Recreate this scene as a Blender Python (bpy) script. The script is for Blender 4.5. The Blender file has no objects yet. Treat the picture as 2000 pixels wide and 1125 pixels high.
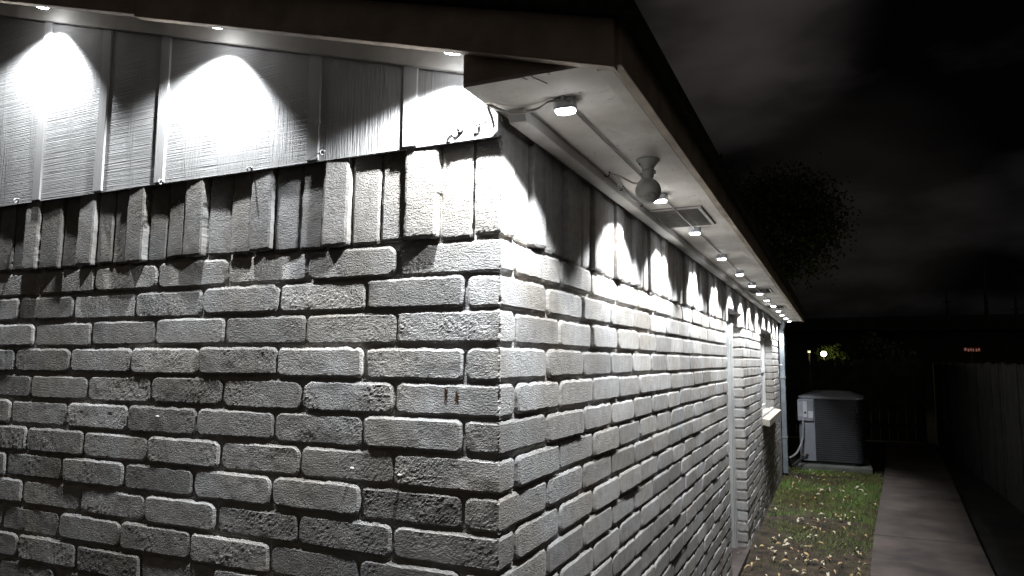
import bpy, math, random
import numpy as np
from mathutils import Vector, Matrix

random.seed(7); RNG = np.random.default_rng(11)
SC = bpy.context.scene; COL = SC.collection
R = math.radians

# ------------------------------------------------------------------ camera
F_PX, YAW, PITCH, ROLL = 1362.52, 0.429308, 0.103695, 0.005669
fw = Vector((-math.sin(YAW)*math.cos(PITCH), math.cos(YAW)*math.cos(PITCH), math.sin(PITCH)))
rt = Vector((math.cos(YAW), math.sin(YAW), 0)); up = rt.cross(fw)
r2 = rt*math.cos(ROLL)+up*math.sin(ROLL); u2 = -rt*math.sin(ROLL)+up*math.cos(ROLL)
cam = bpy.data.objects.new("camera", bpy.data.cameras.new("camera")); COL.objects.link(cam)
M = Matrix((r2, u2, -fw)).transposed().to_4x4(); M.translation = Vector((0.619977, -1.298514, -0.25978))
cam.matrix_world = M
cam.data.sensor_width = 36; cam.data.lens = 36*F_PX/2000; cam.data.clip_start = .02; cam.data.clip_end = 500
SC.camera = cam

# ------------------------------------------------------------------ exposure, world
SC.view_settings.view_transform = 'Standard'; SC.view_settings.look = 'None'
SC.view_settings.exposure = 0; SC.view_settings.gamma = 1
LAMP_W = 46.0          # power of one puck light
SKY_LOW, SKY_HIGH = 0.0005, 0.0100
FILL_GLOW = (.068, .059, .050)
W = bpy.data.worlds.new("World"); SC.world = W; W.use_nodes = True
nt = W.node_tree; nt.nodes.clear()
def N(t, **k):
    n = nt.nodes.new(t)
    for a, b in k.items(): setattr(n, a, b)
    return n
out = N('ShaderNodeOutputWorld'); bg = N('ShaderNodeBackground'); tc = N('ShaderNodeTexCoord')
mp = N('ShaderNodeMapping'); mp.inputs['Scale'].default_value = (2.2, 2.2, 5.0); mp.inputs['Location'].default_value = (.35, .1, .42)
ns = N('ShaderNodeTexNoise'); ns.inputs['Scale'].default_value = 1.5; ns.inputs['Detail'].default_value = 5; ns.inputs['Roughness'].default_value = .5
cr = N('ShaderNodeValToRGB'); cr.color_ramp.elements[0].position = .47; cr.color_ramp.elements[1].position = .74
cr.color_ramp.elements[0].color = (SKY_LOW*.9, SKY_LOW*.95, SKY_LOW*1.1, 1); cr.color_ramp.elements[1].color = (SKY_HIGH*1.1, SKY_HIGH, SKY_HIGH*1.02, 1)
sky = N('ShaderNodeTexSky', sky_type='NISHITA', sun_disc=False); sky.sun_elevation = R(-4); sky.sun_rotation = R(120)
mx = N('ShaderNodeMix', data_type='RGBA', blend_type='ADD'); mx.inputs[0].default_value = .002
L = nt.links.new
L(tc.outputs['Generated'], mp.inputs['Vector']); L(mp.outputs[0], ns.inputs['Vector']); L(ns.outputs['Fac'], cr.inputs[0])
L(cr.outputs[0], mx.inputs[6]); L(sky.outputs[0], mx.inputs[7]); 
# added fill glow in the unseen sky behind the camera, lifting the fascia, and one brighter cloud high over the eave
def dotdir(v):
    d = N('ShaderNodeVectorMath', operation='DOT_PRODUCT'); L(tc.outputs['Generated'], d.inputs[0]); d.inputs[1].default_value = Vector(v).normalized(); return d.outputs['Value']
def mapr(src, a, b, lo, hi):
    m_ = N('ShaderNodeMapRange'); m_.interpolation_type = 'SMOOTHSTEP'; m_.inputs['From Min'].default_value = a; m_.inputs['From Max'].default_value = b; m_.inputs['To Min'].default_value = lo; m_.inputs['To Max'].default_value = hi
    L(src, m_.inputs[0]); return m_.outputs[0]
def addc(src, fac, colr):
    m_ = N('ShaderNodeMix', data_type='RGBA', blend_type='ADD'); L(fac, m_.inputs[0]); L(src, m_.inputs[6]); m_.inputs[7].default_value = (*colr, 1); return m_.outputs[2]
cl_ = N('ShaderNodeMath', operation='MULTIPLY'); L(mapr(dotdir((-.105, .893, .437)), .982, .9995, 0, 1), cl_.inputs[0]); L(mapr(ns.outputs['Fac'], .30, .62, .25, 1), cl_.inputs[1])
c_ = addc(mx.outputs[2], cl_.outputs[0], (.024, .020, .0195))
cl2 = N('ShaderNodeMath', operation='MULTIPLY'); L(mapr(dotdir((.03, .975, .20)), .985, .9995, 0, 1), cl2.inputs[0]); L(mapr(ns.outputs['Fac'], .30, .62, .4, 1), cl2.inputs[1])
c_ = addc(c_, cl2.outputs[0], (.0075, .0062, .0055))
c_ = addc(c_, mapr(dotdir((.45, -.88, .1)), .1, .95, 0, 1), FILL_GLOW)
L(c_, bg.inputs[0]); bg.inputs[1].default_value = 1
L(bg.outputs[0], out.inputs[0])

# ------------------------------------------------------------------ numpy noise
_tab = np.random.default_rng(5).random((32, 32, 32))
def vnoise(P, s=1.0, off=0.0):
    P = np.asarray(P, float)*s+off+1000
    i = np.floor(P).astype(int); f = P-i; f = f*f*(3-2*f); r = 0
    for a in (0, 1):
        for b in (0, 1):
            for c in (0, 1):
                w = (f[..., 0] if a else 1-f[..., 0])*(f[..., 1] if b else 1-f[..., 1])*(f[..., 2] if c else 1-f[..., 2])
                r = r+w*_tab[(i[..., 0]+a) % 32, (i[..., 1]+b) % 32, (i[..., 2]+c) % 32]
    return r*2-1
def fbm(P, s, o=3, off=0.0):
    return sum(vnoise(P, s*2.1**k, off+k*7.3)/1.8**k for k in range(o))

# ------------------------------------------------------------------ materials
def mat(name, base, rough=.8, metal=0, var=.12, vs=6, bump=0, bs=60, bstretch=(1, 1, 1), bd=.002, emit=None, estr=0,
        tone=False, spec=.3, detail=6, col2=None, trans=0):
    m = bpy.data.materials.new(name); m.use_nodes = True; t = m.node_tree; t.nodes.clear()
    def n(k, **a):
        x = t.nodes.new(k)
        for p, q in a.items(): setattr(x, p, q)
        return x
    l = t.links.new
    o = n('ShaderNodeOutputMaterial'); b = n('ShaderNodeBsdfPrincipled'); l(b.outputs[0], o.inputs[0])
    b.inputs['Roughness'].default_value = rough; b.inputs['Metallic'].default_value = metal
    b.inputs['Specular IOR Level'].default_value = spec; b.inputs['Transmission Weight'].default_value = trans
    c = n('ShaderNodeTexCoord'); nz = n('ShaderNodeTexNoise'); nz.inputs['Scale'].default_value = vs; nz.inputs['Detail'].default_value = 5
    l(c.outputs['Object'], nz.inputs['Vector'])
    r = n('ShaderNodeValToRGB'); r.color_ramp.elements[0].position = .3; r.color_ramp.elements[1].position = .7
    c2 = col2 or [x*(1-2*var) for x in base]
    r.color_ramp.elements[0].color = (*c2, 1); r.color_ramp.elements[1].color = (*[min(1, x*(1+var)) for x in base], 1)
    l(nz.outputs['Fac'], r.inputs[0]); last = r.outputs[0]
    if tone:
        a = n('ShaderNodeAttribute', attribute_name='tone'); m2 = n('ShaderNodeMix', data_type='RGBA', blend_type='MULTIPLY'); m2.inputs[0].default_value = 1
        l(last, m2.inputs[6]); l(a.outputs['Color'], m2.inputs[7]); last = m2.outputs[2]
    if tone:
        n2 = n('ShaderNodeTexNoise'); n2.inputs['Scale'].default_value = 4.5; n2.inputs['Detail'].default_value = 6; l(c.outputs['Object'], n2.inputs['Vector'])
        r2_ = n('ShaderNodeValToRGB'); r2_.color_ramp.elements[0].position = .36; r2_.color_ramp.elements[1].position = .66; r2_.color_ramp.elements[0].color = (.80, .76, .71, 1); r2_.color_ramp.elements[1].color = (.98, 1.0, 1.03, 1)
        l(n2.outputs['Fac'], r2_.inputs[0]); m3 = n('ShaderNodeMix', data_type='RGBA', blend_type='MULTIPLY'); m3.inputs[0].default_value = 1
        l(last, m3.inputs[6]); l(r2_.outputs[0], m3.inputs[7]); last = m3.outputs[2]
    l(last, b.inputs['Base Color'])
    if emit: b.inputs['Emission Color'].default_value = (*emit, 1); b.inputs['Emission Strength'].default_value = estr
    if bump:
        mp = n('ShaderNodeMapping'); mp.inputs['Scale'].default_value = bstretch; l(c.outputs['Object'], mp.inputs[0])
        bn = n('ShaderNodeTexNoise'); bn.inputs['Scale'].default_value = bs; bn.inputs['Detail'].default_value = detail; bn.inputs['Roughness'].default_value = .6
        l(mp.outputs[0], bn.inputs['Vector']); bp = n('ShaderNodeBump'); bp.inputs['Strength'].default_value = bump; bp.inputs['Distance'].default_value = bd
        l(bn.outputs['Fac'], bp.inputs['Height']); l(bp.outputs[0], b.inputs['Normal'])
    m['_b'] = b.name
    return m

def brick_mat():
    m = mat('painted_brick', (.50, .485, .465), .93, var=.10, vs=35, tone=True, spec=.15)
    t = m.node_tree; l = t.links.new; b = t.nodes[m['_b']]
    def n(k, **a):
        x = t.nodes.new(k)
        for p, q in a.items(): setattr(x, p, q)
        return x
    c = n('ShaderNodeTexCoord'); at = n('ShaderNodeAttribute', attribute_name='pit')
    fine = n('ShaderNodeTexNoise'); fine.inputs['Scale'].default_value = 330; fine.inputs['Detail'].default_value = 3; fine.inputs['Roughness'].default_value = .6
    l(c.outputs['Object'], fine.inputs['Vector'])
    mpp = n('ShaderNodeMapping'); mpp.inputs['Scale'].default_value = (90, 90, 330); l(c.outputs['Object'], mpp.inputs[0])
    lin = n('ShaderNodeTexNoise'); lin.inputs['Scale'].default_value = 1; lin.inputs['Detail'].default_value = 4; lin.inputs['Distortion'].default_value = .6
    l(mpp.outputs[0], lin.inputs['Vector'])
    # occasional deep holes
    vo = n('ShaderNodeTexVoronoi'); vo.inputs['Scale'].default_value = 95; l(c.outputs['Object'], vo.inputs['Vector'])
    mr = n('ShaderNodeMapRange'); mr.inputs['From Min'].default_value = .06; mr.inputs['From Max'].default_value = .2; l(vo.outputs['Distance'], mr.inputs[0])
    s1 = n('ShaderNodeMath', operation='ADD'); l(fine.outputs['Fac'], s1.inputs[0]); l(lin.outputs['Fac'], s1.inputs[1])
    s2 = n('ShaderNodeMath', operation='MULTIPLY_ADD'); l(mr.outputs[0], s2.inputs[0]); s2.inputs[1].default_value = .35; l(s1.outputs[0], s2.inputs[2])
    bp = n('ShaderNodeBump'); bp.inputs['Distance'].default_value = .0042
    l(at.outputs['Fac'], bp.inputs['Strength']); l(s2.outputs[0], bp.inputs['Height']); l(bp.outputs[0], b.inputs['Normal'])
    # rust stains and a faint orange scuff at fixed places on the gable brickwork
    src = b.inputs['Base Color'].links[0].from_socket
    sx = n('ShaderNodeSeparateXYZ'); l(c.outputs['Object'], sx.inputs[0])
    nz = n('ShaderNodeTexNoise'); nz.inputs['Scale'].default_value = 260; l(c.outputs['Object'], nz.inputs['Vector'])
    def blob(x, z, hx, hz, colr, src, soft=.35, amt=1.0):
        dx = n('ShaderNodeMath', operation='SUBTRACT'); l(sx.outputs[0], dx.inputs[0]); dx.inputs[1].default_value = x
        ax = n('ShaderNodeMath', operation='ABSOLUTE'); l(dx.outputs[0], ax.inputs[0])
        qx = n('ShaderNodeMath', operation='DIVIDE'); l(ax.outputs[0], qx.inputs[0]); qx.inputs[1].default_value = hx
        dz = n('ShaderNodeMath', operation='SUBTRACT'); l(sx.outputs[2], dz.inputs[0]); dz.inputs[1].default_value = z
        az = n('ShaderNodeMath', operation='ABSOLUTE'); l(dz.outputs[0], az.inputs[0])
        qz = n('ShaderNodeMath', operation='DIVIDE'); l(az.outputs[0], qz.inputs[0]); qz.inputs[1].default_value = hz
        mxx = n('ShaderNodeMath', operation='MAXIMUM'); l(qx.outputs[0], mxx.inputs[0]); l(qz.outputs[0], mxx.inputs[1])
        ad = n('ShaderNodeMath', operation='MULTIPLY_ADD'); l(nz.outputs['Fac'], ad.inputs[0]); ad.inputs[1].default_value = 1.6; l(mxx.outputs[0], ad.inputs[2])
        rg = n('ShaderNodeMapRange'); rg.inputs['From Min'].default_value = 1.75; rg.inputs['From Max'].default_value = 1.75-soft; rg.inputs['To Max'].default_value = amt
        l(ad.outputs[0], rg.inputs[0])
        mm = n('ShaderNodeMix', data_type='RGBA'); l(rg.outputs[0], mm.inputs[0]); l(src, mm.inputs[6]); mm.inputs[7].default_value = (*colr, 1)
        return mm.outputs[2]
    s = blob(-.127, -.334, .005, .019, (.045, .02, .012), src)
    s = blob(-.101, -.340, .005, .016, (.06, .028, .012), s)
    s = blob(-.135, .128, .022, .004, (.5, .16, .07), s, .8, .7)
    l(s, b.inputs['Base Color'])
    return m

def siding_mat():
    m = mat('painted_siding', (.34, .338, .335), .6, var=.05, vs=9, spec=.35)
    t = m.node_tree; l = t.links.new; b = t.nodes[m['_b']]
    def n(k, **a):
        x = t.nodes.new(k)
        for p, q in a.items(): setattr(x, p, q)
        return x
    c = n('ShaderNodeTexCoord')
    def ns(sc, det, dist=0, s=1):
        mp = n('ShaderNodeMapping'); mp.inputs['Scale'].default_value = sc; l(c.outputs['Object'], mp.inputs[0])
        x = n('ShaderNodeTexNoise'); x.inputs['Scale'].default_value = s; x.inputs['Detail'].default_value = det; x.inputs['Distortion'].default_value = dist
        l(mp.outputs[0], x.inputs['Vector']); return x.outputs['Fac']
    hor = ns((3, 2, 330), 3, .1); ver = ns((150, 2, 6), 3, .8); ver2 = ns((420, 2, 14), 2, .2)
    sx = n('ShaderNodeSeparateXYZ'); l(c.outputs['Object'], sx.inputs[0])
    big = ns((9, 1, 5), 1)
    w = n('ShaderNodeMath', operation='MULTIPLY_ADD'); l(big, w.inputs[0]); w.inputs[1].default_value = .5; l(sx.outputs[0], w.inputs[2])
    rg = n('ShaderNodeMapRange'); rg.inputs['From Min'].default_value = -.42; rg.inputs['From Max'].default_value = -.2; l(w.outputs[0], rg.inputs[0])
    # panels left of the third batten are cross sawn with patches of grain; the right hand panels show grain only
    pt = n('ShaderNodeMapRange'); pt.inputs['From Min'].default_value = .5; pt.inputs['From Max'].default_value = .62; pt.inputs['To Max'].default_value = .7
    l(ns((13, 2, 2.2), 1), pt.inputs[0])
    mxn = n('ShaderNodeMath', operation='MAXIMUM'); l(rg.outputs[0], mxn.inputs[0]); l(pt.outputs[0], mxn.inputs[1])
    va = n('ShaderNodeMath', operation='MULTIPLY_ADD'); l(ver2, va.inputs[0]); va.inputs[1].default_value = .5; l(ver, va.inputs[2])
    mf = n('ShaderNodeMix', data_type='FLOAT'); l(mxn.outputs[0], mf.inputs[0]); l(hor, mf.inputs[2]); l(va.outputs[0], mf.inputs[3])
    bp = n('ShaderNodeBump'); bp.inputs['Strength'].default_value = 1; bp.inputs['Distance'].default_value = .0030
    l(mf.outputs[0], bp.inputs['Height']); l(bp.outputs[0], b.inputs['Normal'])
    return m

BRICK = brick_mat(); SIDING = siding_mat()
TRIM = mat('painted_trim', (.50, .485, .46), .6, var=.08, vs=14, bump=.35, bs=40, bstretch=(1, 1, 1), bd=.002)
BATTEN = mat('painted_batten', (.42, .417, .41), .6, var=.05, bump=.5, bs=1, bstretch=(380, 20, 8), bd=.002)
FASCIA = mat('fascia_paint', (.40, .335, .27), .7, var=.12, vs=11, bump=.6, bs=30, bstretch=(.3, .3, 6), bd=.004, col2=(.27, .225, .18))
def soffit_mat():
    m = mat('soffit_paint', (.74, .71, .665), .65, var=.05, vs=4.5, bump=.7, bs=22, bd=.004, detail=8, col2=(.42, .385, .34))
    t = m.node_tree; l = t.links.new; b = t.nodes[m['_b']]
    src = b.inputs['Base Color'].links[0].from_socket
    c = t.nodes.new('ShaderNodeTexCoord'); v = t.nodes.new('ShaderNodeTexNoise'); v.inputs['Scale'].default_value = 60; v.inputs['Detail'].default_value = 2
    l(c.outputs['Object'], v.inputs['Vector'])
    r = t.nodes.new('ShaderNodeMapRange'); r.inputs['From Min'].default_value = .71; r.inputs['From Max'].default_value = .76; r.inputs['To Max'].default_value = .8; l(v.outputs['Fac'], r.inputs[0])
    mm = t.nodes.new('ShaderNodeMix'); mm.data_type = 'RGBA'; l(r.outputs[0], mm.inputs[0]); l(src, mm.inputs[6]); mm.inputs[7].default_value = (.1, .085, .07, 1)
    l(mm.outputs[2], b.inputs['Base Color']); return m
SOFFIT = soffit_mat()
SHINGLE = mat('shingle', (.028, .026, .025), .95, var=.3, vs=40, bump=.6, bs=120)
DARK = mat('dark_gap', (.02, .018, .016), .9)
PVC = mat('pod_plastic', (.72, .73, .80), .4, var=.02)
LENS = mat('lamp_lens', (.9, .9, .9), .3, var=0, emit=(.93, .96, 1), estr=42)
CABLE = mat('cable_jacket', (.50, .48, .45), .5, var=.1)
CAMP = mat('camera_plastic', (.46, .45, .42), .45, var=.05)
CAMFACE = mat('camera_face', (.42, .41, .38), .4, var=.05)
CAMSTICK = mat('camera_sticker', (.50, .47, .30), .5, var=.05)
METAL = mat('galvanised', (.42, .42, .42), .45, metal=.6, var=.1)
VENTM = mat('vent_mesh', (.30, .28, .26), .55, var=.15, vs=50)
PIPE = mat('downspout_paint', (.22, .25, .27), .5, var=.12, vs=10)
WHITEP = mat('white_paint', (.42, .42, .41), .5, var=.06, vs=15)
WINFRAME = mat('window_frame_paint', (.6, .6, .6), .4, var=.04)
GLASS = mat('window_glass', (.9, .9, .9), .03, var=0, trans=1, spec=.5)
BLIND = mat('blind_fabric', (.35, .34, .32), .8, bump=.5, bs=1, bstretch=(1, 1, 260))
DOORP = mat('door_paint', (.30, .30, .30), .5, var=.06)
SILLM = mat('sill_brick', (.44, .40, .34), .85, var=.1, vs=20, tone=False, bump=.6, bs=150)
ACGREY = mat('ac_grey_paint', (.27, .28, .32), .45, var=.05)
ACDARK = mat('ac_louvre_paint', (.055, .056, .062), .5, var=.08)
ACLID = mat('ac_lid_paint', (.30, .31, .34), .4, var=.08)
STICK = mat('sticker_paper', (.6, .61, .64), .6, var=.05)
CONC = mat('concrete', (.095, .076, .066), .9, var=.2, vs=3.4, bump=.6, bs=60, detail=9, col2=(.045, .036, .034))
PAD = mat('pad_concrete', (.15, .155, .14), .9, var=.2, vs=6, bump=.5, bs=70)
RUBBER = mat('rubber', (.03, .03, .03), .6)
BRASS = mat('valve_metal', (.5, .45, .38), .35, metal=.7)
SOIL = mat('soil', (.058, .041, .026), .95, var=.3, vs=9, bump=1, bs=35, bd=.02, col2=(.014, .011, .008))
FENCE = mat('weathered_fence', (.042, .041, .040), .9, var=.25, vs=5, bump=.6, bs=20, bstretch=(6, 6, 1), col2=(.02, .019, .018))
FOL = mat('foliage', (.05, .07, .025), .7, var=.3, vs=3)
BARK = mat('bark', (.06, .05, .04), .9, bump=.8, bs=30)
NHOUSE = mat('neighbour_wall', (.03, .027, .026), .9)
POLE = mat('pole_wood', (.04, .035, .03), .9)

# ------------------------------------------------------------------ object helpers
def props(o, label=None, cat=None, group=None, kind=None):
    if label: o['label'] = label
    if cat: o['category'] = cat
    if group: o['group'] = group
    if kind: o['kind'] = kind
    return o
def empty(name, loc, label, cat, group=None):
    o = bpy.data.objects.new(name, None); o.location = loc; o.empty_display_size = .05; COL.objects.link(o)
    return props(o, label, cat, group)
class MB:
    def __init__(s): s.V = []; s.F = []; s.n = 0; s.A = {}; s.S = []
    def add(s, V, F, smooth=False, **attr):
        V = np.asarray(V, float).reshape(-1, 3); s.V.append(V); s.F += [tuple(int(i)+s.n for i in f) for f in F]
        s.S += [smooth]*len(F)
        for k, v in attr.items(): s.A.setdefault(k, []).append(np.full(len(V), v))
        s.n += len(V); return s
    def box(s, a, b, **k):
        x0, y0, z0 = a; x1, y1, z1 = b
        V = [(x0, y0, z0), (x1, y0, z0), (x1, y1, z0), (x0, y1, z0), (x0, y0, z1), (x1, y0, z1), (x1, y1, z1), (x0, y1, z1)]
        return s.add(V, [(0, 3, 2, 1), (4, 5, 6, 7), (0, 1, 5, 4), (1, 2, 6, 5), (2, 3, 7, 6), (3, 0, 4, 7)], **k)
    def prism(s, poly, d, **k):           # poly: list of 3-D points, d: extrusion vector
        n = len(poly); P = np.array(poly, float); V = np.vstack([P, P+np.array(d)])
        F = [tuple(range(n))[::-1], tuple(range(n, 2*n))]+[(i, (i+1) % n, (i+1) % n+n, i+n) for i in range(n)]
        return s.add(V, F, **k)
    def lathe(s, prof, c, n=28, axis=(0, 0, 1), **k):
        ax = Vector(axis).normalized(); a = ax.orthogonal().normalized(); b = ax.cross(a); V = []; F = []
        for r, z in prof:
            for i in range(n):
                t = 2*math.pi*i/n; V.append(tuple(Vector(c)+ax*z+(a*math.cos(t)+b*math.sin(t))*r))
        for j in range(len(prof)-1):
            for i in range(n): F.append((j*n+i, j*n+(i+1) % n, (j+1)*n+(i+1) % n, (j+1)*n+i))
        F.append(tuple(range(n))[::-1]); F.append(tuple(range((len(prof)-1)*n, len(prof)*n)))
        return s.add(V, F, smooth=True, **k)
    def tube(s, pts, r, n=8, flat=1.0, **k):
        P = [Vector(p) for p in pts]; Q = []
        for i in range(len(P)-1):          # Catmull-Rom
            p0 = P[max(i-1, 0)]; p1 = P[i]; p2 = P[i+1]; p3 = P[min(i+2, len(P)-1)]
            for t in (0, .25, .5, .75):
                Q.append(.5*((2*p1)+(p2-p0)*t+(2*p0-5*p1+4*p2-p3)*t*t+(3*p1-p0-3*p2+p3)*t**3))
        Q.append(P[-1]); V = []; F = []
        for i, q in enumerate(Q):
            t = (Q[min(i+1, len(Q)-1)]-Q[max(i-1, 0)]).normalized(); a = t.cross(Vector((0, 0, 1)))
            a = a.normalized() if a.length > 1e-4 else Vector((1, 0, 0)); b = t.cross(a).normalized()
            for j in range(n):
                g = 2*math.pi*j/n; V.append(tuple(q+a*math.cos(g)*r+b*math.sin(g)*r*flat))
        m = len(Q)
        for i in range(m-1):
            for j in range(n): F.append((i*n+j, i*n+(j+1) % n, (i+1)*n+(j+1) % n, (i+1)*n+j))
        F.append(tuple(range(n))[::-1]); F.append(tuple(range((m-1)*n, m*n)))
        return s.add(V, F, smooth=True, **k)
    def build(s, name, m, parent=None, bevel=0, offset=None):
        V = np.vstack(s.V)
        if offset is not None: V = V-np.array(offset)
        me = bpy.data.meshes.new(name); me.from_pydata(V.tolist(), [], s.F)
        for k, v in s.A.items():
            a = me.attributes.new(k, 'FLOAT', 'POINT'); a.data.foreach_set('value', np.concatenate(v).astype(np.float32))
        me.polygons.foreach_set('use_smooth', s.S); me.materials.append(m); me.update()
        o = bpy.data.objects.new(name, me); COL.objects.link(o)
        if parent: o.parent = parent
        if bevel:
            b = o.modifiers.new('bevel', 'BEVEL'); b.width = bevel; b.segments = 2; b.limit_method = 'ANGLE'
        return o

# ------------------------------------------------------------------ brickwork
C = .0762; HB = .0836; ST = .2563; STB = .2656
def ring(n, e, sharp0=False, sharp1=False):
    u = np.linspace(-1, 1, n-2) if n > 4 else np.array([-1, 1.])
    u = u*(1-e); return np.concatenate([[-1], u, [1]])
def brick(mb, mapf, s0, s1, t0, t1, px, base=0., ts=0., tt=0., cl=False, cr=False, amp=.0012, tone=1., pit=.6, rad=None, back=-.03):
    """one rough brick face with sides. s along wall, t up, d outward; cl / cr: this end is the house corner"""
    w, h = s1-s0, t1-t0
    nx = int(np.clip(w/px, 4, 60)); ny = int(np.clip(h/px, 4, 60))
    u = ring(nx, min(.3, .006/w*2)); v = ring(ny, min(.3, .006/h*2)); nx, ny = len(u), len(v)
    U, Vv = np.meshgrid(u, v, indexing='ij')
    rad = rad or random.uniform(.012, .024)
    x = U*w/2; y = Vv*h/2; rad = min(rad, h*.42, w*.4)
    ox = np.abs(x)-(w/2-rad); oy = np.abs(y)-(h/2-rad); m = (ox > 0) & (oy > 0)
    if cl: m &= ~(x < 0)
    if cr: m &= ~(x > 0)
    k = np.where(m, np.maximum(ox, oy)/np.maximum(np.hypot(ox, oy), 1e-9), 1)
    x = np.where(m, np.sign(x)*((w/2-rad)+ox*k), x); y = np.where(m, np.sign(y)*((h/2-rad)+oy*k), y)
    S = x+(s0+s1)/2; T = y+(t0+t1)/2
    P = np.stack([S, T, np.full_like(S, s0*3.7+t0*1.3)], -1)
    edge = np.maximum(np.abs(U), np.abs(Vv)) > .999
    nb = vnoise(P, 38); wob = .0022
    e1 = np.clip((np.abs(Vv)-.6)/.4, 0, 1); e2 = np.clip((np.abs(U)-.85)/.15, 0, 1)
    T = T+wob*e1*(nb+.75*vnoise(P, 150, 3)-.9*np.clip(vnoise(P, 70, 8)-.35, 0, 1)*np.sign(Vv)*2); S2 = S+wob*.8*e2*(vnoise(P, 45, 9)+.6*vnoise(P, 140, 4))
    if cl: S2 = np.where(U < 0, S, S2)
    if cr: S2 = np.where(U > 0, S, S2)
    S = S2
    D = base+ts*x+tt*y+amp*(.34*fbm(P, 24, 2)+.27*fbm(P, 260, 2, 5.)*np.clip(.7+1.2*vnoise(P, 16, 2), .25, 1.7))
    D = D-.0024*edge-.0009*(np.clip((np.abs(Vv)-.8)/.2, 0, 1)**2)
    # shared, jagged corner arris
    zz = np.stack([0*T, 0*T, T], -1); ce = .0007+.0052*np.abs(vnoise(zz, 160))*(vnoise(zz, 60, 3)>-.2)
    for flag, side in ((cl, U < -.999), (cr, U > .999)):
        if flag:
            D = np.where(side, -ce, D); S = np.where(side, np.sign(U)*-1*ce*(1)+(s0 if flag is cl and side.any() and U[side][0] < 0 else s1), S)
    V = np.stack([S, T, D], -1).reshape(-1, 3)
    idx = np.arange(nx*ny).reshape(nx, ny)
    F = np.stack([idx[:-1, :-1], idx[1:, :-1], idx[1:, 1:], idx[:-1, 1:]], -1).reshape(-1, 4).tolist()
    loop = list(idx[:, 0])+list(idx[-1, 1:])+list(idx[::-1, -1][1:])+list(idx[0, ::-1][1:-1])
    nl = len(loop); sk = V[loop].copy(); sk[:, 2] = back; b0 = nx*ny
    Uf = U.reshape(-1); cor = lambda q: (cl and Uf[q] < -.999) or (cr and Uf[q] > .999)
    F += [(loop[i], b0+i, b0+(i+1) % nl, loop[(i+1) % nl]) for i in range(nl) if not (cor(loop[i]) and cor(loop[(i+1) % nl]))]
    for q in range(nl):
        if cor(loop[q]): sk[q, 0] -= (sk[q, 0]-(s0+s1)/2)/abs(sk[q, 0]-(s0+s1)/2)*.02
    mb.add(mapf(np.vstack([V, sk])), F, smooth=False, tone=tone, pit=pit)
mapA = lambda P, y0=0.: np.stack([P[:, 0], y0-P[:, 2], P[:, 1]], 1)
mapB = lambda P: np.stack([P[:, 2], P[:, 0], P[:, 1]], 1)
def look():
    r = random.random()
    tone = random.choice([.68, .78, .86, .92, .97, 1.0, 1.06])*random.uniform(.94, 1.06)
    if r < .3: return dict(amp=.0019, pit=.82, tone=tone*1.05)
    if r < .65: return dict(amp=.0013, pit=.68, tone=tone)
    return dict(amp=.0009, pit=.5, tone=tone*.94)
ZG = -1.65
def jit(a): return random.uniform(-a, a)
def dist_px(x, y, z):
    d = math.dist((x, y, z), (.62, -1.3, -.26)); return d
XMIN = -4.4
OPEN = [(3.41, 4.30, ZG, .10), (5.76, 7.20, -.775, .06)]     # openings in the side wall: y0, y1, z0, z1
YEND = 8.12

house = empty('brick_house', (0, 0, ZG), 'grey painted brick house with low gable and small lamps under its eaves', 'house')
house_inv = lambda o: o
def part(mb, name, m, parent=None, bevel=0):
    p = parent or house
    o = mb.build(name, m, None, bevel); o.parent = p
    q = p; off = Vector((0, 0, 0))
    while q: off += q.location; q = q.parent
    o.location = -off
    return o

# gable wall
mb = MB(); j = .0080; jv = .0058
rows = int((0-ZG)/C)+1
for r in range(rows):
    t1 = -C*r-j/2; t0 = -C*(r+1)+j/2; low = t1 < -.95
    xs = []
    x = 0.
    xs.append((-(ST if r % 2 == 0 else HB), 0))
    while xs[-1][0] > XMIN: xs.append((xs[-1][0]-ST, xs[-1][0]))
    for i, (a, b) in enumerate(xs):
        d = dist_px((a+b)/2, 0, t0); px = .0042*d/1.6
        if a < -2.3 or low: px = .03
        lk = look(); dz = jit(.0018)
        brick(mb, mapA, a+jv/2+jit(.0015), (b-jv/2+jit(.0015)) if i else 0., t0+dz+jit(.0012), t1+dz+jit(.0012), px, base=jit(.0025) if i else -.001, ts=jit(.012) if i else jit(.004), tt=.004+jit(.011), cr=(i == 0), **lk)
# soldier course on the gable wall: every third brick stands proud
edges = [0., -.065, -.148, -.234, -.304, -.385, -.461, -.534, -.617, -.693, -.766, -.846, -.925, -.994, -1.068, -1.146, -1.207, -1.275, -1.356, -1.427, -1.528, -1.600, -1.669]
while edges[-1] > XMIN: edges.append(edges[-1]-C)
proudA = {2: .015, 5: .016, 8: .014, 11: .015, 14: .016, 17: .015, 19: .011, 20: .016, 23: .014, 26: .014, 29: .014}
tiltA = {2: -.02, 5: -.04, 8: .05, 11: .07, 13: -.03, 14: .06, 17: .06, 19: .03, 12: .05, 9: .03, 10: -.03, 7: -.04, 18: -.05}
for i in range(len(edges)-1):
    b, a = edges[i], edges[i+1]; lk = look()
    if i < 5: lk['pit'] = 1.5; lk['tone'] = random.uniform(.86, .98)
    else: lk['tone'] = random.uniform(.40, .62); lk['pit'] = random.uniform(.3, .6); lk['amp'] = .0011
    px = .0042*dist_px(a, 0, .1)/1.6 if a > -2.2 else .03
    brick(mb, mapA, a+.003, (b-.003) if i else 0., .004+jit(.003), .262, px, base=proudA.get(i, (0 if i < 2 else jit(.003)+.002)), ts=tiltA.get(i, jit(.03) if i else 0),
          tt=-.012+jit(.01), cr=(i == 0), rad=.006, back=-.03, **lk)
wallA = part(mb, 'brick_wall', BRICK)
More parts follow.
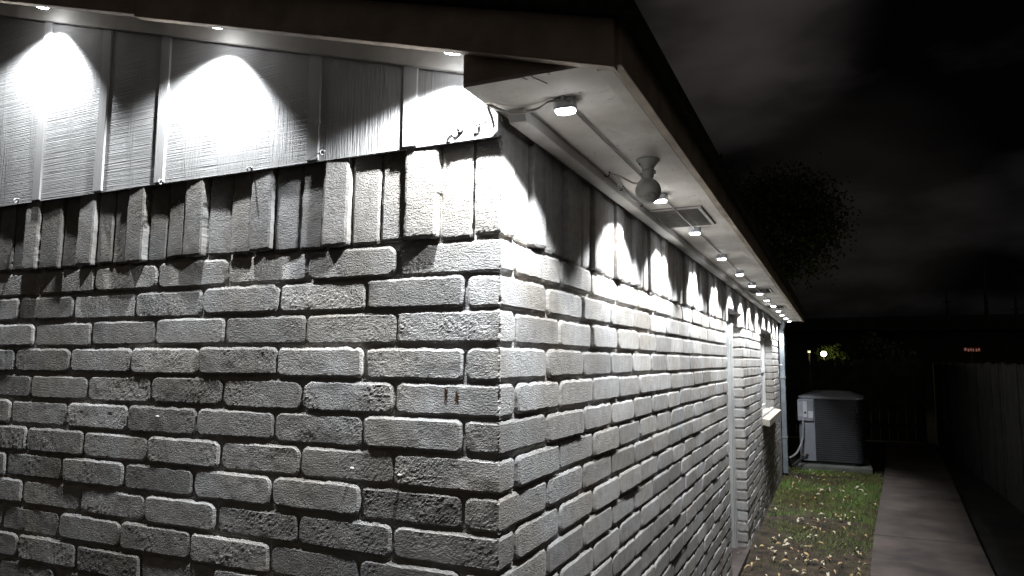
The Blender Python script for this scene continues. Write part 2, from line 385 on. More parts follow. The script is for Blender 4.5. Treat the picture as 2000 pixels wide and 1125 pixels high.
# side wall
j = .0092; jv = .0092
mb = MB()
def cut(a, b, t0, t1):
    segs = [(a, b)]
    for (y0, y1, z0, z1) in OPEN:
        if t1 > z0+.02 and t0 < z1-.03:
            ns = []
            for (p, q) in segs:
                if q <= y0 or p >= y1: ns.append((p, q)); continue
                if p < y0: ns.append((p, y0+.003))
                if q > y1: ns.append((y1-.003, q))
            segs = ns
    return [s for s in segs if s[1]-s[0] > .025]
for r in range(rows):
    t1 = -C*r-j/2; t0 = -C*(r+1)+j/2
    ys = [(0, (HB if r % 2 == 0 else STB))]
    while ys[-1][1] < YEND-.03: ys.append((ys[-1][1], min(ys[-1][1]+STB, YEND)))
    for i, (a, b) in enumerate(ys):
        for (p, q) in cut(a, b, t0, t1):
            d = dist_px(0, (p+q)/2, t0); px = max(.0042, .0042*d/1.5)
            if t1 < -.95 and p < 1.0: px = .03
            if p > 3.5: px = max(px, .012)
            lk = look(); lk['tone'] = .7*lk['tone']+.27; dz = jit(.0018)
            brick(mb, mapB, p+(jv/2+.0008+jit(.0015) if (i or p > .01) else 0), q-jv/2+jit(.0015), t0+dz+jit(.0012), t1+dz+jit(.0012), px, base=jit(.0025) if i else -.001,
                  ts=jit(.02) if i else 0, tt=jit(.03), cl=(i == 0 and p < .01), **lk)
y = 0.; i = 0
while y < YEND-.03:
    y1 = min(y+C, YEND); mid = (y+y1)/2; t0 = .004+jit(.003)
    for (a, b, z0, z1) in OPEN:
        if a < mid < b: t0 = z1+jit(.002)
    px = max(.0042, .0042*dist_px(0, y, .1)/1.5); px = max(px, .014) if y > 2 else px
    lk = look(); lk['tone'] = .5*(lk['tone']+.9)
    brick(mb, mapB, y+.003 if i else 0., y1-.003, t0, .268, px, base=(.0105+jit(.002)) if i % 3 == 2 else (jit(.003)-.001+(.010 if t0 > .03 else 0) if i else 0), ts=jit(.03) if i else 0, tt=jit(.02), cl=(i == 0), rad=.006, **lk)
    y = y1; i += 1
# brick reveals (far jambs facing the street, seen in the openings)
for (a, b, z0, z1) in OPEN:
    r = 0
    while -C*r > z0+.02 or r == 0:
        if r == 0: t0, t1 = .004, z1+.01
        else: t1 = -C*(r-1)-j/2; t0 = max(-C*r+j/2, z0)
        if t1-t0 > .02:
            lk = look(); lk['tone'] = .5*(lk['tone']+.9)
            brick(mb, lambda P, yy=b: mapA(P, yy), -.088, -.004, t0, t1, .016, base=.001+jit(.002), back=-.02, **lk)
            brick(mb, lambda P, yy=a: np.stack([P[:, 0], yy+P[:, 2], P[:, 1]], 1), -.088, -.004, t0, t1, .02, base=.001, back=-.02, **lk)
        r += 1
        if r > rows: break
wallB = part(mb, 'brick_wall', BRICK)

# mortar beds behind the bricks
def sheet(mb, mapf, s0, s1, t0, t1, step, d0, amp):
    ns_, nt_ = max(2, int((s1-s0)/step)+1), max(2, int((t1-t0)/step)+1)
    S, T = np.meshgrid(np.linspace(s0, s1, ns_), np.linspace(t0, t1, nt_), indexing='ij')
    P = np.stack([S, T, 0*S], -1); D = d0+amp*fbm(P, 70, 2)
    inner = (S > s0+1e-6) & (S < s1-1e-6) & (T > t0+1e-6) & (T < t1-1e-6); D = np.where(inner, D, d0)
    V = np.stack([S, T, D], -1).reshape(-1, 3); idx = np.arange(ns_*nt_).reshape(ns_, nt_)
    F = np.stack([idx[:-1, :-1], idx[1:, :-1], idx[1:, 1:], idx[:-1, 1:]], -1).reshape(-1, 4).tolist()
    mb.add(mapf(V), F, smooth=True, tone=.95, pit=.5)
mb = MB(); md = -.0085
sheet(mb, mapA, -2.3, md, -1.0, .25, .009, md, .002); sheet(mb, mapA, XMIN, -2.3, ZG-.1, .25, .1, md, 0); sheet(mb, mapA, -2.3, md, ZG-.1, -1.0, .1, md, 0)
part(mb, 'mortar', BRICK)
mb = MB(); md = -.0115
sheet(mb, mapB, -md, 1.6, -1.0, .26, .009, md, .002); sheet(mb, mapB, -md, 1.6, ZG-.1, -1.0, .1, md, 0)
ycur = 1.6
for (a, b, z0, z1) in OPEN:
    sheet(mb, mapB, ycur, a, ZG-.1, .26, .03, md, .0015); sheet(mb, mapB, a, b, z1, .26, .05, md, 0)
    if z0 > ZG: sheet(mb, mapB, a, b, ZG-.1, z0, .05, md, 0)
    mb.box((-.16, a-.02, z0-.02 if z0 > ZG else ZG-.1), (-.0125, a-.0095, z1+.01), tone=.95, pit=.4)
    mb.box((-.16, b+.0095, z0-.02 if z0 > ZG else ZG-.1), (-.0125, b+.02, z1+.01), tone=.95, pit=.4)
    mb.box((-.16, a-.0095, z1+.003), (-.0125, b+.0095, z1+.012), tone=.95, pit=.4)
    ycur = b
sheet(mb, mapB, ycur, YEND-.01, ZG-.1, .26, .03, md, .0015)
mb.box((-4.4, YEND-.012, ZG-.1), (-.0105, YEND-.004, .9), tone=.9, pit=.5)
part(mb, 'mortar', BRICK)

# ------------------------------------------------------------------ gable siding
SL = .285
ztop = lambda x: .380-SL*x
cuts = [-.218, -.491, -1.015, -1.264, -1.543, -1.83, -2.12, -2.41]
mb = MB()
mb.prism([(XMIN, -.018, .209), (-.001, -.018, .209), (-.001, -.018, ztop(0)+.01), (XMIN, -.018, ztop(XMIN)+.01)], (0, .008, 0))
mb.box((XMIN, -.010, .214), (-.001, .035, .2145+.03))
part(mb, 'gable_siding', SIDING)
for k, cx in enumerate(cuts):
    mb = MB(); w = .018; zz = ztop(cx)-.035
    mb.prism([(cx-w, -.0235, .212), (cx+w, -.0235, .212), (cx+w, -.0235, zz+.002), (cx-w, -.0235, zz+.012)], (0, .0075, 0))
    part(mb, 'batten', BATTEN, bevel=.0015)
mb = MB()   # sloping trim board under the rake
mb.prism([(XMIN, -.031, ztop(XMIN)-.046), (-.02, -.031, ztop(-.02)-.046), (-.02, -.031, ztop(-.02)-.001), (XMIN, -.031, ztop(XMIN)-.001)], (0, .0165, 0))
part(mb, 'rake_trim', TRIM, bevel=.002)
mb = MB()   # rake soffit
mb.prism([(XMIN, -.163, ztop(XMIN)), (-.006, -.163, ztop(0)), (-.006, -.163, ztop(0)+.012), (XMIN, -.163, ztop(XMIN)+.012)], (0, .20, 0))
part(mb, 'rake_soffit', TRIM)
mb = MB()   # barge board
zb = lambda x: .3245-.282*x
seams = [.30, -.93, -2.6, XMIN]
for s_ in range(3):
    a, b = seams[s_+1]+.0015, seams[s_]
    dz = [0, .006, 0][s_]
    mb.prism([(a, -.186, zb(a)+dz), (b, -.186, zb(b)+dz), (b, -.186, zb(b)+.088), (a, -.186, zb(a)+.088)], (0, .022, 0))
part(mb, 'rake_fascia', FASCIA, bevel=.002)
# boxed return at the corner
mb = MB()
mb.prism([(-.006, -.1615, .270), (.262, -.1615, .266), (.262, -.1615, zb(.262)+.04), (-.006, -.1615, ztop(0)+.02)], (0, .014, 0))
part(mb, 'return_board', FASCIA)
mb = MB()
mb.prism([(-.006, -.147, .270), (-.006, .03, .270), (-.006, .03, ztop(0)+.01), (-.006, -.147, ztop(0)+.01)], (.012, 0, 0))
part(mb, 'return_side', TRIM)
# eave
EY0, EY1 = -.160, 8.40
mb = MB()
nx_, ny_ = 6, 90
mb.box((-.006, EY0, .262), (.286, 3.1, .272)); mb.box((-.006, 3.103, .2625), (.286, 6.2, .2725)); mb.box((-.006, 6.203, .262), (.286, EY1, .272))
part(mb, 'eave_soffit', SOFFIT)
mb = MB()   # bed mould along the wall top, and the outer strip
mb.prism([(.0195, 3.2, .2615), (.0195, -.020, .2615), (.0195, -.006, .236), (.0195, 3.2, .236)], (.0405, 0, 0)); mb.box((.0195, 3.203, .237), (.059, EY1-.02, .2615))
part(mb, 'bed_mould', TRIM, bevel=.002)
mb = MB(); mb.box((.257, EY0+.012, .2545), (.2855, 4.1, .2615)); mb.box((.257, 4.104, .2545), (.2855, EY1, .2615))
part(mb, 'soffit_edge_strip', SOFFIT, bevel=.0015)
mb = MB()
mb.box((.287, -.164, .2515), (.307, 4.6, .356)); mb.box((.287, 4.603, .2505), (.307, EY1+.02, .356))
part(mb, 'eave_fascia', FASCIA, bevel=.002)
for (x, w, ln, dx) in ((.118, .0012, .012, .004), (.135, .0005, .045, .014), (.168, .0012, .008, .002), (.236, .006, .010, .012)):
    mb = MB(); y0 = EY0-.0005
    mb.prism([(x, y0, .2612), (x+w, y0, .2612), (x+w*.6+dx, y0+ln, .2618), (x+w*.3+dx, y0+ln*.97, .2618)], (0, 0, -.0012)); part(mb, 'paint_crack', DARK)
mb = MB(); n_ = 24
for q in range(2):
    mb.add([(-.006+.272*t/n_, EY0-.0018-.0016*q, .2690-.0022*q+.0012*math.sin(t*2.1+q)) for t in range(n_+1)]+[(-.006+.272*t/n_, EY0-.0002-.0016*q, .2645-.0022*q+.0014*math.sin(t*1.7+q)) for t in range(n_+1)], [(t, t+1, t+n_+2, t+n_+1) for t in range(n_)])
    break
part(mb, 'ragged_edge', TRIM)
# roof slab
mb = MB()
zr = lambda x: .352-.282*(x-.34)
xa, xb = -4.5, .335
zr2 = lambda x: zb(x)+.089
P = [(xb, -.215, zr2(xb)+.0), (xb, -.215, zr2(xb)+.035), (xa, -.215, zr2(xa)+.035), (xa, -.215, zr2(xa))]
mb.prism(P, (0, 8.72, 0))
part(mb, 'roof', SHINGLE)
mb = MB(); mb.box((.3075, -.2, .3565), (.318, EY1+.02, .372)); part(mb, 'drip_edge', SHINGLE)
# back of the building so that light and sky stay out
mb = MB(); mb.box((-4.42, .02, ZG), (-4.40, YEND, 1.6)); part(mb, 'back_wall', NHOUSE)

# soffit vents
def vent(y0, y1, x0=.06, x1=.236):
    e = empty('soffit_vent', (0, 0, 0), None, None); e.parent = house; e.location = -Vector(house.location)
    mb = MB(); f = .005; z = .2550
    mb.box((x0, y0, z), (x1, y0+f, .2615)); mb.box((x0, y1-f, z), (x1, y1, .2615)); mb.box((x0, y0+f, z), (x0+f*1.2, y1-f, .2615)); mb.box((x1-f*2.2, y0+f, z), (x1, y1-f, .2615))
    part(mb, 'vent_frame', TRIM, e)
    mb = MB(); n = 46 if y0 < 2 else 16
    for i in range(n):
        yy = y0+f+(y1-y0-2*f)*(i+.5)/n
        mb.prism([(x0+f, yy-.0028, .2555), (x0+f, yy+.0022, .2600), (x0+f, yy+.0028, .2600), (x0+f, yy-.0022, .2553)], (x1-x0-3*f, 0, 0))
    for xx in (x0+.06, x0+.115): mb.box((xx, y0+f, .2548), (xx+.0012, y1-f, .2553))
    part(mb, 'vent_louvre', VENTM, e)
    mb = MB(); mb.box((x0-.003, y0-.003, .2606), (x1+.003, y1+.003, .2616)); part(mb, 'vent_opening', DARK, e)
    return e
vent(1.06, 1.385); vent(3.92, 4.25, .075, .235); vent(5.55, 5.88, .075, .235)

# door in the first opening
a, b, z0, z1 = OPEN[0]
dr = empty('door', (-.12, a, ZG), None, None); dr.parent = house; dr.location = Vector((-.12, a, 0))
mb = MB(); mb.box((-.150, a+.07, ZG+.03), (-.118, b-.07, z1-.05))
for (p, q) in ((ZG+.15, ZG+.75), (ZG+.85, z1-.15)): mb.box((-.1178, a+.17, p), (-.112, b-.17, q))
part(mb, 'door_slab', DOORP, dr, bevel=.003)
mb = MB()
for (p, q, s) in ((a+.001, a+.065, 1), (b-.065, b-.001, -1)):
    mb.box((-.155, p, ZG), (-.088, q, z1-.002)); 
    e0 = q if s > 0 else p
    mb.box((-.087, p+.006, ZG), (-.078, q-.006, z1-.012)); mb.box((-.077, p+.02, ZG), (-.070, q-.022, z1-.02))
mb.box((-.155, a+.0655, z1-.055), (-.088, b-.0655, z1-.002))
part(mb, 'door_frame', WHITEP, dr, bevel=.003)
mb = MB(); mb.box((-.16, a, ZG-.01), (.012, b, ZG+.022)); part(mb, 'door_step', CONC, dr)
# window in the second opening
a, b, z0, z1 = OPEN[1]
wn = empty('window', (-.1, a, 0), None, None); wn.parent = house; wn.location = Vector((-.1, a, 0))
mb = MB()
mb.box((-.135, a+.001, z0), (-.085, a+.05, z1-.002)); mb.box((-.135, b-.05, z0), (-.085, b-.001, z1-.002))
mb.box((-.135, a+.0505, z1-.05), (-.085, b-.0505, z1-.002)); mb.box((-.135, a+.0505, z0), (-.085, b-.0505, z0+.05))
mb.box((-.130, a+.0505, (z0+z1)/2-.02), (-.09, b-.0505, (z0+z1)/2+.02))
part(mb, 'window_frame', WINFRAME, wn, bevel=.002)
mb = MB(); mb.box((-.116, a+.0505, z0+.0505), (-.112, b-.0505, z1-.0505)); part(mb, 'window_pane', GLASS, wn)
mb = MB(); mb.box((-.172, a+.02, z0), (-.168, b-.02, z1)); part(mb, 'blind', BLIND, wn)
mb = MB(); yy = a-.07
while yy < b+.06:
    mb.prism([(-.085, yy, z0+.004), (-.085, yy, z0-.052), (.066, yy, z0-.085), (.068, yy, z0-.022)], (0, C-.006, 0)); yy += C
part(mb, 'window_sill', SILLM, wn, bevel=.004)
# downspout with elbow, straps and a narrow conduit beside it
ds = empty('downspout', (0, 0, 0), None, None); ds.parent = house; ds.location = -Vector(house.location)
mb = MB(); mb.box((.012, 8.14, ZG+.02), (.070, 8.22, .14)); mb.prism([(.012, 8.14, .1402), (.070, 8.14, .1402), (.108, 8.14, .2610), (.050, 8.14, .2610)], (0, .08, 0))
part(mb, 'downspout_pipe', PIPE, ds, bevel=.006)
for z in (-.46, -1.2):
    mb = MB(); mb.box((.0085, 8.135, z), (.0735, 8.2225, z+.02)); part(mb, 'strap', METAL, ds)
mb = MB(); mb.tube([(-.002, 8.10, ZG), (-.002, 8.10, -.9), (-.002, 8.10, -.34)], .009); mb.tube([(-.002, 8.10, -.34), (0, 8.08, -.31), (.03, 8.06, -.298), (.05, 8.06, -.302)], .011)
part(mb, 'side_conduit', METAL, ds)

# ------------------------------------------------------------------ puck lights
def rr(w, h, r, n=5):
    pts = []
    for cx, cy, a0 in ((w-r, h-r, 0), (-w+r, h-r, 90), (-w+r, -h+r, 180), (w-r, -h+r, 270)):
        for i in range(n+1):
            t = R(a0+90*i/n); pts.append((cx+r*math.cos(t), cy+r*math.sin(t)))
    return pts
def loops(mb, levels, n=5, smooth=False):
    V = []; F = []; k = None
    for (w, h, r, z) in levels:
        p = rr(w, h, r, n); k = len(p); V += [(x, y, z) for x, y in p]
    for j_ in range(len(levels)-1):
        for i in range(k): F.append((j_*k+i, j_*k+(i+1) % k, (j_+1)*k+(i+1) % k, (j_+1)*k+i)[::-1])
    F.append(tuple(range(k))); F.append(tuple(range((len(levels)-1)*k, len(levels)*k))[::-1])
    mb.add(V, F, smooth)
def make_puck():
    root = empty('eave_light', (0, 0, 0), 'x', 'light', 'small white puck lights strung under the eaves')
    mb = MB(); loops(mb, [(.0225, .0185, .011, 0), (.0230, .0190, .012, -.003), (.0225, .0185, .012, -.018), (.021, .017, .011, -.0205)])
    mb.build('housing', PVC, root)
    mb = MB(); loops(mb, [(.0195, .0155, .0105, -.0206), (.019, .015, .010, -.024), (.015, .011, .008, -.026)]); mb.build('lens', LENS, root)
    for s in (-1, 1):
        mb = MB(); mb.box((-.004, s*.019, -.004), (.004, s*.027, 0)); mb.lathe([(.0022, 0), (.0022, -.006), (.001, -.007)], (0, s*.0245, 0), 8); mb.build('mounting_tab', PVC, root)
    ld = bpy.data.lights.new('lamp_beam', 'SPOT'); ld.energy = LAMP_W; ld.spot_size = R(115); ld.spot_blend = .34; ld.shadow_soft_size = .011; ld.color = (.93, .965, 1)
    lo = bpy.data.objects.new('lamp_beam', ld); COL.objects.link(lo); lo.parent = root; lo.location = (0, 0, -.036); lo.rotation_euler = (0, R(15), 0)     # lens aimed a little at the wall
    return root
proto = make_puck()
def copy_tree(o, parent=None):
    c = o.copy(); COL.objects.link(c); c.parent = parent
    for ch in list(o.children): copy_tree(ch, c)
    return c
LY = [-.020, .845, 1.45, 2.20, 2.88, 3.54, 4.14, 4.75, 5.38, 6.04, 6.68, 7.32, 7.96]
LBL = ['bright puck light under the eave right at the house corner, cable on each side',
       'puck light mostly hidden behind the round camera, its lit lens showing below the ball',
       'white puck light on the eave just beyond the nearest slatted soffit vent',
       'second puck light beyond the nearest slatted vent, hanging between the vent and the door',
       'third puck light beyond the nearest slatted vent, short of the door opening',
       'puck light above the near side of the door opening, just before the second soffit vent',
       'puck light directly beside the far end of the second soffit vent, past the door',
       'puck light on the eave between the door and the window, next after the second vent',
       'puck light on the eave just short of the third small vent, before the window',
       'puck light just past the third vent, over the near part of the window',
       'puck light over the far part of the window, third from the eave end',
       'puck light just past the window, second from the far end of the eave',
       'farthest puck light at the far end of the eave, above the top of the downspout']
pucks = []
for i, yy in enumerate(LY):
    o = proto if i == 0 else copy_tree(proto)
    o.location = (.147 if i == 1 else .150+.004*math.sin(i*1.7), yy, .2615); o.rotation_euler = (jit(.03), jit(.03), R(8 if i == 0 else jit(14)))
    o['label'] = LBL[i]; pucks.append(o)
gable_beam = [c for c in proto.children if c.type == 'LIGHT'][0].data.copy(); gable_beam.spot_size = R(121); gable_beam.spot_blend = .42; gable_beam.energy = LAMP_W*1.12
for i, (xx, lb) in enumerate([(-.071, 'puck light under the sloping gable overhang, tucked against the boxed corner return'),
                              (-.753, 'puck light under the sloping gable overhang, above the middle of the wood siding'),
                              (-1.468, 'puck light under the gable overhang in the upper left corner of the view')]):
    o = copy_tree(proto); o.location = (xx, -.090, ztop(xx)-.0005); o.rotation_euler = (0, math.atan(SL), 0)
    for ch in o.children:
        if ch.type == 'LIGHT': ch.data = gable_beam; ch.rotation_euler = (0, 0, 0)
    o['label'] = lb; pucks.append(o)

# cables
def cable(pts, r, name, label, cat='cable', m=CABLE, group=None, **k):
    mb = MB(); mb.tube(pts, r, **k); o = mb.build(name, m, None, offset=pts[0]); o.location = pts[0]
    return props(o, label, cat, group)
cz = .2575
def run(i0, i1):
    y0, y1 = LY[i0]+.022, LY[i1]-.022; n = 5; pts = []
    for q in range(n+1):
        t = q/n; sag = .002*math.sin(math.pi*t)
        pts.append((.150+jit(.0015)*(0 < q < n), y0+(y1-y0)*t, cz-sag))
    return pts
for i in range(len(LY)-1):
    pts = run(i, i+1)
    cable(pts, .0026 if i < 4 else .0035, 'light_cable', ['grey cable on the eave from the corner puck light to the one behind the camera',
        'grey cable on the eave crossing the nearest slatted vent', 'grey cable linking the third and fourth puck lights from the house corner', 'grey cable linking the fourth and fifth puck lights from the house corner',
        'grey cable linking the fifth and sixth puck lights from the house corner', 'grey cable linking the puck lights on both ends of the second vent',
        'grey cable linking the seventh and eighth puck lights from the house corner', 'grey cable linking the eighth and ninth puck lights from the house corner',
        'grey cable linking the ninth and tenth puck lights from the house corner', 'grey cable between the two puck lights over the window', 'grey cable linking the third last and second last puck lights on the eave', 'last stretch of grey cable reaching the farthest puck light'][i], group='cables between the puck lights')
cable([(.152, -.036, .2570), (.125, -.040, .256), (.098, -.026, .252), (.063, -.022, .249), (.035, -.030, .249), (.018, -.052, .252), (.004, -.075, .255), (-.002, -.045, .24), (-.004, -.032, .225), (-.012, -.030, .24), (-.03, -.034, .235)], .003, 'light_cable',
      'cable from the corner puck light sagging round the corner onto the siding', group='cables between the puck lights')
cable([(-.001, -.050, .262), (-.010, -.046, .245), (-.006, -.040, .222), (-.014, -.036, .214)], .0016, 'thin_wire', 'thin wire hanging down at the corner where siding meets the brick', m=CABLE)
# camera supply wire with small hooks
cw = 'thin camera wires looped along the inner edge of the eave'
cable([(.188, .46, .214), (.165, .47, .205), (.115, .50, .238), (.080, .53, .2555)], .0024, 'camera_wire', 'wire running from the round camera to the first small dark hook on the eave', group=cw)
cable([(.080, .53, .2565), (.086, .58, .246), (.072, .635, .243), (.069, .695, .2565), (.064, .76, .249), (.066, .84, .247), (.070, .93, .2565), (.079, 1.0, .250), (.085, 1.075, .2595)], .0017, 'camera_wire', 'thin wire looped from hook to hook along the bed mould into the near vent', group=cw)
cable([(.076, .53, .2585), (.079, .60, .254), (.074, .66, .252), (.069, .70, .2575)], .0015, 'camera_wire', 'slack second wire between the first two dark hooks on the eave', group=cw)
for k, (yy, xx, lb) in enumerate([(.53, .078, 'small dark screw hook nearest the round camera'), (.70, .068, 'middle small dark screw hook on the eave'), (.935, .070, 'small dark screw hook closest to the near vent')]):
    mb = MB(); mb.tube([(0, 0, 0), (0, 0, -.006), (-.004, 0, -.012), (-.011, -.002, -.012), (-.013, -.003, -.006)], .0016)
    mb.lathe([(.003, 0), (.003, -.002)], (0, 0, 0), 8)
    o = mb.build('screw_hook', RUBBER); o.location = (xx, yy, .2615); props(o, lb, 'hook', 'dark screw hooks on the eave')
hk = [(-1.632, .228, 'small white cup hook at the left end of the siding bottom edge'), (-1.0, .221, 'small white cup hook under the batten left of the bright middle patch'),
      (-.686, .221, 'small white cup hook below the brightest patch of siding'), (-.458, .236, 'small white cup hook beside the fourth batten from the left'), ]
for (xx, zz, lb) in hk:
    mb = MB(); mb.lathe([(.0045, 0), (.0045, .002), (.002, .003)], (0, 0, 0), 10, (0, -1, 0))
    mb.tube([(0, 0, 0), (0, -.008, .001), (0, -.017, -.003), (0, -.021, -.010), (.001, -.015, -.017), (.002, -.009, -.013)], .0022, 8)
    o = mb.build('cup_hook', METAL); o.scale = (.72, .72, .72); o.location = (xx, -.0182, zz-.004); props(o, lb, 'hook', 'small white hooks along the bottom of the siding')
for (xx, zz, w, a_, lb) in [(-.118, .224, .009, .1, 'small chipped bracket on the siding edge left of the house corner'), (-.098, .232, .015, 1.35, 'bent metal clip on the bright siding near the corner'), (-.05, .234, .010, .6, 'broken cable clip on the siding nearest the corner')]:
    mb = MB(); mb.tube([(0, 0, -w), (.001, -.006, -w*.4), (-.002, -.007, w*.3), (.001, -.001, w)], .0026, 6, .5); mb.box((-.003, -.004, -w-.004), (.004, 0, -w+.001)); mb.box((-.002, -.005, w*.1), (.005, -.0005, w*.5))
    o = mb.build('wire_clip', METAL); o.location = (xx, -.0182, zz); o.rotation_euler = (0, a_, 0); props(o, lb, 'clip')
# debris stuck on bricks (dried mud / snail shells)
for (xx, zz, lb) in [(-.987, -.410, 'small pale snail shell stuck to a brick left of the middle of the wall'), (-.361, -.500, 'tiny curled leaf scrap stuck to a brick below the rust stains'), (-.236, -.506, 'tiny dried shell on the mortar joint under the rust marks')]:
    mb = MB(); mb.lathe([(.001, -.006), (.006, -.003), (.008, .001), (.005, .005), (.001, .007)], (0, 0, 0), 10, (.8, -.4, .3))
    o = mb.build('snail_shell', CABLE); o.location = (xx, -.005, zz); o.scale = (.7, .6, .4); props(o, lb, 'snail shell')

# ------------------------------------------------------------------ bulb camera hanging on the eave
bc = empty('bulb_camera', (.203, .456, .2615), 'round grey bulb shaped security camera screwed to a cone shaped holder under the eave', 'security camera')
mb = MB(); mb.lathe([(.030, 0), (.030, -.004), (.0285, -.006), (.024, -.011), (.0175, -.020), (.0150, -.027)], (0, 0, 0), 32); mb.build('holder_base', CAMP, bc)
mb = MB(); mb.lathe([(.0150, -.0272), (.0158, -.028), (.0158, -.038), (.0148, -.039), (.0145, -.046), (.0118, -.050), (.0110, -.062)], (0, 0, 0), 28)
mb.box((.0135, -.004, -.040), (.0195, .004, -.030)); mb.box((-.0205, -.003, -.041), (-.0135, .003, -.033)); mb.build('neck', CAMP, bc)
mb = MB(); prof = []
for k in range(19):
    t = math.pi*k/18; prof.append((max(.0004, .0330*math.sin(t)), .0330*math.cos(t)-.083))
mb.lathe(prof, (0, 0, 0), 36); ball = mb.build('camera_ball', CAMP, bc)
mb = MB(); q = Vector((.30, -.62, -.72)).normalized(); prof = []
for k in range(7):
    t = R(0+5*k); prof.append((max(.0003, .03315*math.sin(t)), .03315*math.cos(t)))
mb.lathe(prof[::-1], tuple(Vector((0, 0, -.083))), 32, tuple(q)); mb.build('camera_face', CAMFACE, ball)
q2 = Vector((-.05, -.80, -.60)).normalized(); mb = MB(); mb.lathe([(.0075, .0320), (.0075, .0328)], (0, 0, -.083), 20, tuple(q2)); mb.build('sticker', CAMSTICK, ball)
for dx in (-.34, .33):
    mb = MB(); q3 = Vector((-.05+dx, -.80, -.60)).normalized(); mb.lathe([(.0013, .0326), (.0013, .0334)], (0, 0, -.083), 10, tuple(q3)); mb.build('indicator_hole', RUBBER, ball)
mb = MB()
mb.lathe([(.0022, 0), (.0022, .0016)], (-.017, -.0165, -.0145), 8, (-.6, -.6, -.5)); mb.build('screw', RUBBER, bc)

# ------------------------------------------------------------------ ground
def gridsheet(x0, x1, y0, y1, z, step, amp, m, name, kind='structure'):
    nx, ny = int((x1-x0)/step)+1, int((y1-y0)/step)+1
    X, Y = np.meshgrid(np.linspace(x0, x1, nx), np.linspace(y0, y1, ny), indexing='ij')
    Z = z+amp*fbm(np.stack([X, Y, 0*X], -1), 2.5, 3)
    idx = np.arange(nx*ny).reshape(nx, ny); F = np.stack([idx[:-1, :-1], idx[1:, :-1], idx[1:, 1:], idx[:-1, 1:]], -1).reshape(-1, 4).tolist()
    mb = MB(); mb.add(np.stack([X, Y, Z], -1).reshape(-1, 3), F, True); o = mb.build(name, m); o['kind'] = kind; return o
mb = MB(); mb.add([(-120, -60, ZG-.025), (120, -60, ZG-.025), (120, 160, ZG-.025), (-120, 160, ZG-.025)], [(0, 1, 2, 3)]); g = mb.build('ground', mat('dark_earth', (.02, .018, .016), .95, var=.3, vs=3, bump=1, bs=40, bd=.01)); g['kind'] = 'structure'
gridsheet(0, 1.3, -3, 8.95, ZG-.012, .1, .010, SOIL, 'soil_bed')
# path: slightly skewed concrete walk with joints
mb = MB(); dirx = .0735
def pl(y): return .822+dirx*(y-4.34)+.012*math.sin(y*.9)
def pr(y): return 1.548+dirx*(y-4.42)+.010*math.sin(y*.7+1)
ys = np.arange(-5, 13, .2); seg = 0
for k in range(len(ys)-1):
    a_, b_ = ys[k], ys[k+1]-(0.012 if (k+1) % 17 == 0 else 0)
    mb.prism([(pl(a_), a_, ZG-.04), (pr(a_), a_, ZG-.04), (pr(b_), b_, ZG-.04), (pl(b_), b_, ZG-.04)], (0, 0, .052))
o = mb.build('path', CONC); o['kind'] = 'structure'
# grass
def grass():
    n = 52000; X = RNG.uniform(.02, 1.35, n); Y = RNG.uniform(2.6, 8.9, n); P = np.stack([X, Y, 0*X], -1)
    den = np.clip(.30+.8*fbm(P, 1.6, 3)+1.0*np.exp(-((Y-6.8)/1.7)**2)-.75*np.exp(-((Y-4.0)/.9)**2), .05, 1)
    pathx = .822+.0735*(Y-4.34)
    keep = (RNG.random(n) < den) & (X < pathx+RNG.uniform(-.03, .025, n)); X, Y = X[keep], Y[keep]; n = len(X)
    h = RNG.uniform(.012, .04, n); a = RNG.uniform(0, 6.283, n); w = .0016+.0014*RNG.random(n); ln = RNG.uniform(.2, 1.1, n)*h; b = RNG.uniform(0, 6.283, n)
    Z = np.full(n, ZG-.012)
    V = np.stack([np.stack([X-w*np.cos(a), Y-w*np.sin(a), Z], -1), np.stack([X+w*np.cos(a), Y+w*np.sin(a), Z], -1),
                  np.stack([X+ln*np.cos(b), Y+ln*np.sin(b), Z+h], -1)], 1).reshape(-1, 3)
    F = np.arange(3*n).reshape(-1, 3).tolist(); mb = MB(); mb.add(V, F)
    gm = mat('grass_blade', (.125, .225, .045), .7, var=.35, vs=2.2, col2=(.14, .12, .045))
    o = mb.build('grass', gm); props(o, 'short patchy green grass along the foot of the brick wall', 'grass', kind='stuff')
grass()
# fallen leaves: individuals
LM = [mat('dry_leaf', c, .7, var=.15, vs=30) for c in ((.55, .48, .33), (.50, .36, .17), (.40, .26, .14), (.6, .55, .42))]
def leaf_mesh(k):
    V = []; F = []; n = 6; L_ = .026; 
    for i in range(n+1):
        t = i/n; wd = .0095*math.sin(math.pi*min(1, t*.96+.02))**.8*(1+.2*random.uniform(-1, 1)); cu = .012*math.sin(t*math.pi*random.uniform(.8, 1.3))
        for s in (-1, 0, 1): V.append((t*L_*2-L_, s*wd, cu+(.0045*abs(s))*random.uniform(.3, 1.6)))
    for i in range(n):
        for s in range(2): F.append((i*3+s, (i+1)*3+s, (i+1)*3+s+1, i*3+s+1))
    mb = MB(); mb.add(V, F, True); return mb
protos = [leaf_mesh(k).build('fallen_leaf', LM[k % 4]) for k in range(6)]
placed = []
cl = [(.25, 8.25, .25, .35, 16), (.42, 8.0, .35, .4, 14), (.4, 7.1, .3, .6, 30), (.55, 5.3, .35, .9, 60), (.35, 4.2, .3, .5, 60), (.6, 3.9, .25, .35, 18), (.55, 6.3, .45, 1.2, 32)]
for (cx, cy, sx, sy, n) in cl:
    for _ in range(n):
        x = random.gauss(cx, sx*.8); y = random.gauss(cy, sy*.7)
        if x < .04 or x > pl(y)-.03 or y > 8.7 or y < 3.4: continue
        placed.append((x, y))
